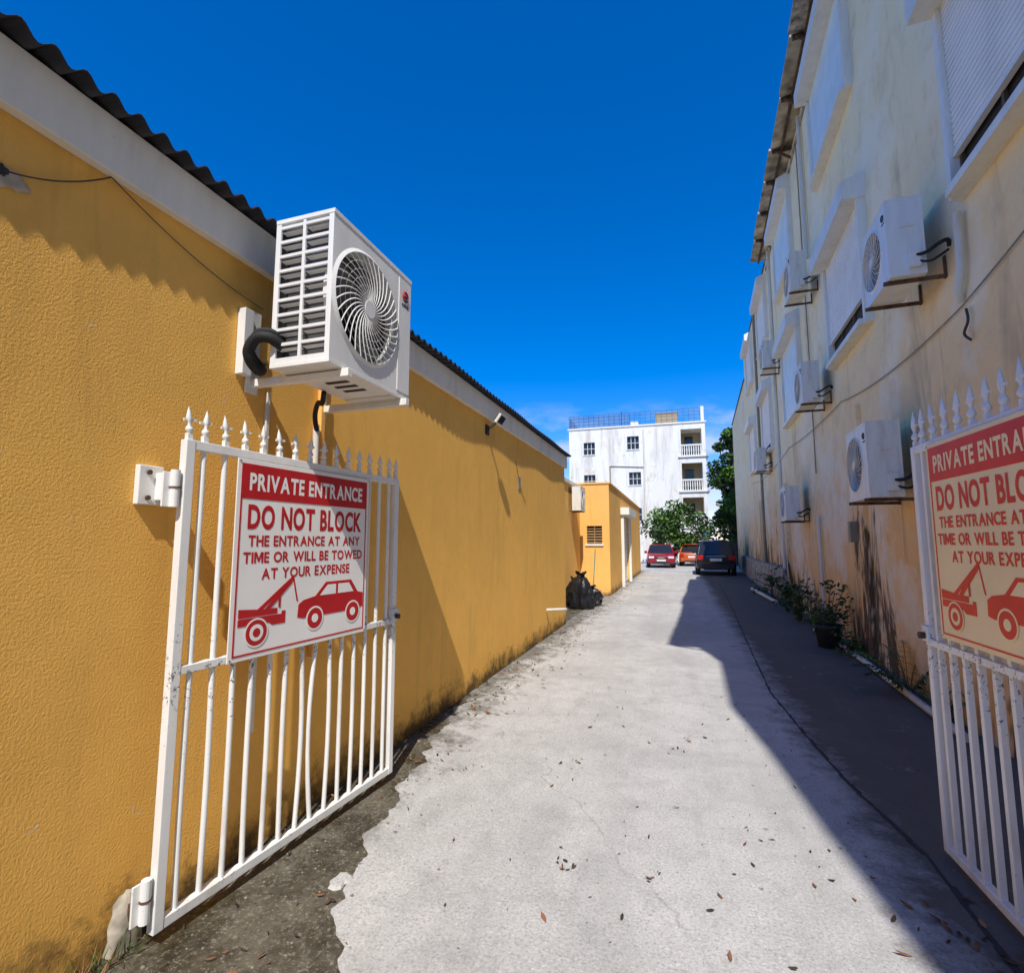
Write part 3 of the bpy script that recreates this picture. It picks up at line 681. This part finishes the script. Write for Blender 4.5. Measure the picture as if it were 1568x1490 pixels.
# ---------------------------------------------------------------- cars
def car(name,loc,rotz,paint,suv,rear):
    e=empty(name,loc,rotz); b=B(); L=4.4; h=1.72 if suv else 1.47; W=.92 if suv else .87
    belt=1.05 if suv else .92
    if rear: st=[(0,.45,belt-.15,.86),(.06,.34,belt-.03,.95),(.35,.28,belt,.99),(1.0,.25,belt,1),(2.8,.25,belt-.02,1),(3.4,.25,belt-.08,.98),(4.1,.28,belt-.22,.93),(4.35,.38,belt-.38,.82)]
    else: st=[(0,.40,.68,.80),(.08,.28,.76,.92),(.35,.26,.86,.98),(1.15,.25,belt-.02,1),(2.8,.25,belt,1),(3.9,.25,belt,.99),(4.3,.30,belt-.04,.94),(4.4,.42,belt-.15,.84)]
    vs=[];fs=[];n=10
    for y,zb,zt,w in st:
        w*=W
        vs+=[(-w*.92,y,zb),(-w,y,zb+.12),(-w,y,zt-.22),(-w*.96,y,zt-.06),(-w*.86,y,zt),(w*.86,y,zt),(w*.96,y,zt-.06),(w,y,zt-.22),(w,y,zb+.12),(w*.92,y,zb)]
    for i in range(len(st)-1):
        for k in range(n): fs.append((i*n+k,i*n+(k+1)%n,(i+1)*n+(k+1)%n,(i+1)*n+k))
    fs+=[tuple(range(n)),tuple(range((len(st)-1)*n,len(st)*n))]
    b.add(vs,fs,paint,True)
    if rear: g=[(.10 if suv else .35,belt-.03,.84,0),(.42 if suv else .9,h-.07,.70,1),(.7,h,.66,1),(2.3,h,.67,1),(2.55,h-.06,.69,1),(3.3,belt-.07,.84,0)]
    else: g=[(1.05,belt-.06,.84,0),(1.85,h-.06,.69,1),(2.1,h,.66,1),(3.5,h-.02,.66,1),(3.8,h-.1,.70,1),(4.25,belt-.04,.82,0)]
    def z_at(y): return belt-.04
    vs=[];m=6
    for y,zt,w,fl in g:
        wt=w*W/.9 if not suv else w; base=.84*W/.9
        vs+=[(-base,y,z_at(y)-.02),(-wt-.02,y,max(zt-.05,z_at(y))),(-wt+.08,y,zt),(wt-.08,y,zt),(wt+.02,y,max(zt-.05,z_at(y))),(base,y,z_at(y)-.02)]
    fs=[];fr=[]
    for i in range(len(g)-1):
        for k in range(m-1):
            f=(i*m+k,i*m+k+1,(i+1)*m+k+1,(i+1)*m+k)
            (fr if (k in(1,2,3) and 0<i<len(g)-2) else fs).append(f)
    b.add(vs,fs,'glass',True); b.add(vs,fr,paint,True)
    b.make('body',e)
    b=B()
    for sx in (-1,1):
        for i in (0,len(g)-2):
            p0=Vector((sx*.83*W/.9,g[i][0],z_at(0))) ; p1=Vector((sx*(g[i+1][2]*W/.9-.03),g[i+1][0],g[i+1][1]-.02))
            if i: p0=Vector((sx*.83*W/.9,g[i+1][0],z_at(0))); p1=Vector((sx*(g[i][2]*W/.9-.03),g[i][0],g[i][1]-.02))
            b.beam(p0,p1,.07,.05,paint)
        b.beam((sx*.845*W/.9,2.1,z_at(0)),(sx*(.68*W/.9),2.15,h-.06),.05,.06,paint)
        b.box(*(sorted((sx*W*.98,sx*(W+.16)))),1.35 if not rear else 2.95,1.45 if not rear else 3.05,belt-.04,belt+.12,paint)
    b.box(-W*.86,W*.86,-.05,.10,.34,.56,paint); b.box(-W*.6,W*.6,-.06,-.045,.28,.40,'dark')
    if rear:
        for sx in (-1,1): b.box(*(sorted((sx*W*.62,sx*W*.93))),-.02,.10,belt-.30,belt-.08,'lampr')
        b.box(-.27,.27,-.035,-.0,belt-.36,belt-.23,'plate'); b.box(-W*.5,W*.5,-.02,0,belt-.14,belt-.11,'rim')
    else:
        for sx in (-1,1): b.box(*(sorted((sx*W*.50,sx*W*.86))),-.03,.12,.60,.73,'lampw')
        b.box(-W*.46,W*.46,-.03,.05,.56,.70,'dark'); b.box(-.27,.27,-.07,-.05,.42,.53,'plate'); b.box(-.2,.2,-.04,-.03,.62,.645,'rim')
    b.make('trim',e,.012)
    b=B()
    for y in (.85,3.5):
        for sx in (-1,1):
            x=sx*(W-.10); r=.36 if suv else .32
            b.tube([(x-.11,y,r),(x+.11,y,r)],r,'tyre',24); b.tube([(x-.118,y,r),(x+.118,y,r)],r*.62,'rim',16)
    b.make('wheels',e); return e
car('parked_suv',(1.62,26.8,-.0),math.radians(-1),'cardark',True,True)
car('parked_car',(-1.15,33.6,0),math.radians(3),'carred',False,False)
car('parked_car',(.75,36.5,0),math.radians(-3),'caror',False,True)
# ---------------------------------------------------------------- vegetation
def leaves(b,c,r,n,size,mat):
    for _ in range(n):
        while True:
            p=Vector((random.uniform(-1,1),random.uniform(-1,1),random.uniform(-1,1)))
            if .25<p.length<=1: break
        p=Vector((p.x*r[0],p.y*r[1],p.z*r[2]))+Vector(c)
        s=size*random.uniform(.6,1.3); R=Euler((random.uniform(-1.1,1.1),random.uniform(-1.1,1.1),random.uniform(0,6.28))).to_matrix()
        q=[R@Vector(v)*s+p for v in ((-.5,0,0),(-.05,-.28,.03),(.5,0,-.05),(.0,.28,.03))]
        b.add(q,[(0,1,2,3)],mat)
def tree(name,loc,h,cr,nclump,nleaf,size,mats):
    e=empty(name,loc); b=B()
    b.tube([(0,0,-.05),(.05,.03,h*.3),(0,0,h*.55)],.1,'bark',10,True,[.035*h,.025*h,.016*h])
    f=B()
    for k in range(nclump):
        a=random.uniform(0,6.28); q=random.uniform(.15,1)**.6
        c=Vector((cr*q*math.cos(a)*.8,cr*q*math.sin(a)*.8,h*random.uniform(.30,.93)))
        w=1-.5*abs(c.z/h-.6)/.4; c.x*=w; c.y*=w
        b.tube([(0,0,h*random.uniform(.2,.5)),c*.55+Vector((0,0,h*.15)),c],.02,'bark',5,False,[.012*h,.007*h,.002*h])
        rr=cr*random.uniform(.20,.38); leaves(f,c,(rr,rr,rr*.75),nleaf,size,random.choice(mats))
    b.make('trunk_and_limbs',e); f.make('foliage',e); return e
tree('bushy_tree',(.1,39.5,0),4.3,3.0,24,130,.32,['leafA','leafA','leafB'])
tree('bushy_tree',(-1.2,40.5,0),2.6,1.7,12,100,.28,['leafA'])
tree('tall_tree',(3.7,39,0),10.2,1.9,46,160,.32,['leafB','leafB','leafA'])
tree('bushy_tree',(3.3,37,0),5.2,1.6,26,130,.28,['leafB','leafA'])
tree('tall_tree',(6.5,47,0),11.5,3.4,26,140,.4,['leafB','leafB','leafA'])
f=B()
for k in range(50):
    x=-60+k*2.5; 
    leaves(f,(x,80+random.uniform(-4,4),random.uniform(1.5,3.5)),(2.4,2,2.2),45,.8,random.choice(['leafB','leafA']))
f.make('distant_treeline')
def rw(xo,y):
    v=Matrix.Rotation(RA,3,'Z')@Vector((-xo,y,0)); return (2.13+v.x,v.y)
def shrub(name,x,y,w,h,n,size,pot=True,pr=1.0):
    e=empty(name,(x,y,0)); b=B(); z0=.0
    if pot:
        prof=[(.15*pr,0),(.19*pr,.28*pr),(.215*pr,.30*pr),(.215*pr,.34*pr),(.19*pr,.34*pr),(.18*pr,.30*pr)]
        vs=[(r*math.cos(2*math.pi*k/20),r*math.sin(2*math.pi*k/20),z) for r,z in prof for k in range(20)]
        b.add(vs,[(i*20+k,i*20+(k+1)%20,(i+1)*20+(k+1)%20,(i+1)*20+k) for i in range(5) for k in range(20)]+[tuple(range(20))],'pot',True)
        b.add([(.18*pr*math.cos(2*math.pi*k/20),.18*pr*math.sin(2*math.pi*k/20),.30*pr) for k in range(20)],[tuple(range(20))],'dirt'); z0=.3*pr
    f=B()
    for k in range(n):
        a=random.uniform(0,6.28); r=w*random.uniform(.2,1); p1=Vector((r*math.cos(a),r*math.sin(a),z0+h*random.uniform(.15,1)))
        mid=p1*.5+Vector((0,0,h*.2)); b.tube([(0.03*math.cos(a),.03*math.sin(a),z0),mid,p1],.005,'bark',5,False)
        leaves(f,p1,(.13,.13,.11),9,size,random.choice(['leafA','leafB','leafB'])); leaves(f,mid,(.1,.1,.12),5,size,'leafB')
    b.make('pot_and_stems' if pot else 'stems',e); f.make('leaves',e)
x,y=rw(.34,9.2); shrub('potted_plant',x,y,.48,.70,22,.085,True,1.0)
x,y=rw(.16,8.6); shrub('shrub',x,y,.20,.35,12,.07,False)
x,y=rw(.18,10.4); shrub('shrub',x,y,.30,.60,16,.08,False)
x,y=rw(.3,12.0); shrub('shrub',x,y,.45,.80,20,.09,False)
x,y=rw(.3,13.6); shrub('shrub',x,y,.45,.9,20,.09,False)
x,y=rw(.3,16.0); shrub('shrub',x,y,.5,.9,18,.1,False)
def fern(x,y,n,L):
    e=empty('fern',(x,y,0)); b=B()
    for k in range(n):
        a=random.uniform(0,6.28); l=L*random.uniform(.6,1); hh=random.uniform(.5,1.0)*l
        d=Vector((math.cos(a),math.sin(a),0)); s=Vector((-d.y,d.x,0)); N=12
        P=[d*l*(i/N)+Vector((0,0,hh*math.sin(math.pi*.62*(i/N)))) for i in range(N+1)]
        b.tube(P,.003,'leafB',4,False)
        for i in range(2,N+1):
            w=.13*l/.5*math.sin(math.pi*(i/N)*.9+.2)
            for sg in (-1,1):
                q=P[i]; t=q+s*sg*w+d*.05-Vector((0,0,.03)); b.add([q-d*.012,q+d*.012,t],[(0,1,2)],'leafB' if k%3 else 'leafA')
    b.make('fronds',e)
x,y=rw(.14,6.6); fern(x,y,24,.6); x,y=rw(.12,5.9); fern(x,y,12,.4)
b=B(); p=[rw(.28,10.6),rw(.20,9.2),rw(.17,7.8),rw(.19,6.3),rw(.2,5.2)]
b.tube([(a,c,.045) for a,c in p],.035,'pvc',10); b.tube([(rw(.35,15)[0],15,.05),(rw(.6,19)[0],19,.05)],.05,'pvc',8); b.make('ground_pipe')
# ---------------------------------------------------------------- small objects
def bag(x,y,r,h,name='rubbish_bag'):
    b=B(); N=30; vs=[]
    prof=[(0,.80),(.04,.98),(.15,1.06),(.3,1.0),(.45,1.05),(.6,.92),(.72,.80),(.82,.60),(.88,.34),(.91,.22),(.95,.34),(1.0,.48)]
    ph=random.uniform(0,6)
    for j,(t,pr) in enumerate(prof):
        ox=.10*math.sin(t*3+ph)*r; oy=.12*math.cos(t*2.3+ph)*r
        for k in range(N):
            a=2*math.pi*k/N; q=pr*r*(1+.12*math.sin(a*3+ph+t*2)+.07*math.sin(a*7-t*5)+random.uniform(-.06,.06)); vs.append((x+ox+q*math.cos(a),y+oy+q*math.sin(a)*.85,h*t*(1 if t<.9 else 1+.05*math.sin(a*2))+random.uniform(-.012,.012)))
    fs=[(i*N+k,i*N+(k+1)%N,(i+1)*N+(k+1)%N,(i+1)*N+k) for i in range(len(prof)-1) for k in range(N)]
    b.add(vs,fs,'bag',False); return b.make(name)
bag(-2.33,12.7,.29,.86); bag(-2.60,13.2,.30,.70); bag(-2.22,13.25,.26,.5)
b=B(); b.tube([(-2.55,15.7,.02),(-2.48,15.86,1.4)],.014,'teal',8); b.box(-2.72,-2.4,15.5,15.75,0,.09,'teal'); b.make('broom')
b=B()
def leaf(x,y,s,zo=.004):
    mat=random.choice(['dry','dry','dryd','dryd'])
    R=Euler((random.uniform(-.35,.35),random.uniform(-.35,.35),random.uniform(0,6.28))).to_matrix()
    c=random.uniform(.1,.35); wd=random.uniform(.5,1)
    q=[R@Vector((v[0],v[1]*wd,v[2]*c*4))*s+Vector((x,y,zo+s*.06)) for v in ((-.5,0,.08),(-.2,-.2,.02),(.2,-.16,.0),(.55,0,.08),(.2,.20,.05),(-.2,.17,.0))]
    b.add(q,[(0,1,4,5),(1,2,3,4)],mat)
for _ in range(260): leaf(random.uniform(-1.5,.9),random.uniform(1.6,9),random.uniform(.006,.024))
for _ in range(60): leaf(random.uniform(-.9,.9),random.uniform(1.9,6),random.uniform(.02,.05))
for _ in range(420):
    y=random.uniform(4.6,13); leaf(-2.15+abs(random.gauss(0,.32)),y,random.uniform(.015,.07))
for _ in range(90): leaf(-2.0+abs(random.gauss(0,.4)),random.uniform(13,22),random.uniform(.04,.10))
for _ in range(120): leaf(random.gauss(1.12,.15),random.gauss(2.35,.3),random.uniform(.015,.07))
for _ in range(120): leaf(random.uniform(-2.15,-1.5),random.uniform(1.2,4),random.uniform(.012,.045))
for _ in range(60): leaf(random.uniform(1.0,2.3),random.uniform(3,14),random.uniform(.02,.05))
for (cx,cy,n) in ((-.60,2.7,12),(-.2,2.75,7),(-.75,3.9,10),(.0,4.6,7),(-1.6,6.6,28),(-1.75,8.2,22),(.4,3.3,6)):
    for _ in range(n): leaf(cx+random.gauss(0,.07),cy+random.gauss(0,.07),random.uniform(.012,.042))
b.make('fallen_leaves')
b=B()
def rock(x,y,s):
    vs=[];
    for j,(r,z) in enumerate(((1,0),(.9,.35),(.45,.6))):
        for k in range(7): a=2*math.pi*k/7+j*.3; q=s*r*random.uniform(.8,1.15); vs.append((x+q*math.cos(a),y+q*math.sin(a),s*z-.008))
    b.add(vs,[(i*7+k,i*7+(k+1)%7,(i+1)*7+(k+1)%7,(i+1)*7+k) for i in range(2) for k in range(7)]+[tuple(range(14,21))],'stone')
for _ in range(90): rock(random.uniform(-2.15,-1.35),random.uniform(1.3,3.6),random.uniform(.003,.009))
for _ in range(60): rock(-2.15+abs(random.gauss(0,.12)),random.uniform(3.6,10),random.uniform(.006,.02))
b.make('gravel_debris')
b=B()
for (cx,cy,r) in ((-1.60,2.26,.05),):
    n=16; vs=[];rs=[r*random.uniform(.7,1.25) for _ in range(n)]
    for q,(s,z) in enumerate(((1,-.009),(.75,.002))):
        vs+=[(cx+rs[k]*s*math.cos(6.283*k/n),cy+rs[k]*s*1.3*math.sin(6.283*k/n),z) for k in range(n)]
    b.add(vs,[(k,(k+1)%n,n+(k+1)%n,n+k) for k in range(n)]+[tuple(range(n,2*n))],'concp')
b.make('cement_scab')
b=B()
for _ in range(60):
    x=-2.17+abs(random.gauss(0,.05)); y=random.gauss(1.52,.1); a=random.uniform(0,6.28); h=random.uniform(.03,.10)
    t=Vector((x+math.cos(a)*h*.6,y+math.sin(a)*h*.6,h)); b.add([(x-.004,y,0),(x+.004,y,0),t],[(0,1,2)],'leafB' if random.random()<.5 else 'dry')
b.make('weeds')
# ---------------------------------------------------------------- light, sky, camera
sd=Vector((-LAT,.757,-1.0))
S=bpy.data.lights.new('sun','SUN'); S.energy=5.0; S.angle=math.radians(.5); S.color=(1,.955,.875)
so=bpy.data.objects.new('sun',S); so.rotation_euler=sd.to_track_quat('-Z','Y').to_euler(); sc.collection.objects.link(so)
w=bpy.data.worlds.new('World'); sc.world=w; w.use_nodes=True; nt=w.node_tree; N=nt.nodes; Lk=nt.links
bg=N['Background']; sky=N.new('ShaderNodeTexSky'); sky.sky_type='NISHITA'; sky.sun_disc=False
sky.sun_elevation=math.atan2(1,math.hypot(LAT,.757)); sky.sun_rotation=math.atan2(LAT,-.757)
sky.altitude=0; sky.air_density=1.0; sky.dust_density=.1; sky.ozone_density=4.0
hs=N.new('ShaderNodeHueSaturation'); hs.inputs['Saturation'].default_value=1.48; hs.inputs['Value'].default_value=1.25
Lk.new(sky.outputs[0],hs.inputs['Color'])
tint=N.new('ShaderNodeMix'); tint.data_type='RGBA'; tint.blend_type='MULTIPLY'; tint.inputs[0].default_value=1; tint.inputs[7].default_value=(.9,.80,1.04,1)
Lk.new(hs.outputs[0],tint.inputs[6])
tc=N.new('ShaderNodeTexCoord'); mp=N.new('ShaderNodeMapping'); mp.inputs['Scale'].default_value=(1,1,2.6); Lk.new(tc.outputs['Generated'],mp.inputs['Vector'])
nz=N.new('ShaderNodeTexNoise'); nz.inputs['Scale'].default_value=9; nz.inputs['Detail'].default_value=4; nz.inputs['Roughness'].default_value=.6; Lk.new(mp.outputs[0],nz.inputs['Vector'])
rp=N.new('ShaderNodeValToRGB'); rp.color_ramp.elements[0].position=.45; rp.color_ramp.elements[1].position=.66; Lk.new(nz.outputs['Fac'],rp.inputs[0])
sx=N.new('ShaderNodeSeparateXYZ'); Lk.new(tc.outputs['Generated'],sx.inputs[0])
mr=N.new('ShaderNodeMapRange'); mr.inputs[1].default_value=.16; mr.inputs[2].default_value=.27; mr.inputs[3].default_value=.75; mr.inputs[4].default_value=0; Lk.new(sx.outputs[2],mr.inputs[0])
mm=N.new('ShaderNodeMath'); mm.operation='MULTIPLY'; Lk.new(rp.outputs[0],mm.inputs[0]); Lk.new(mr.outputs[0],mm.inputs[1])
cm=N.new('ShaderNodeMix'); cm.data_type='RGBA'; Lk.new(mm.outputs[0],cm.inputs[0]); Lk.new(tint.outputs[2],cm.inputs[6]); cm.inputs[7].default_value=(5,5.3,5.7,1)
Lk.new(cm.outputs[2],bg.inputs[0]); bg.inputs[1].default_value=.15
cam=bpy.data.cameras.new('camera'); cam.sensor_width=36; cam.lens=785/1568*36; cam.clip_end=3000; cam.clip_start=.05
co=bpy.data.objects.new('camera',cam); co.location=(0,0,1.6); co.rotation_euler=(math.radians(96.2),0,math.radians(18.05)); sc.collection.objects.link(co); sc.camera=co
sc.view_settings.view_transform='Standard'; sc.view_settings.look='None'; sc.view_settings.exposure=0; sc.view_settings.gamma=1
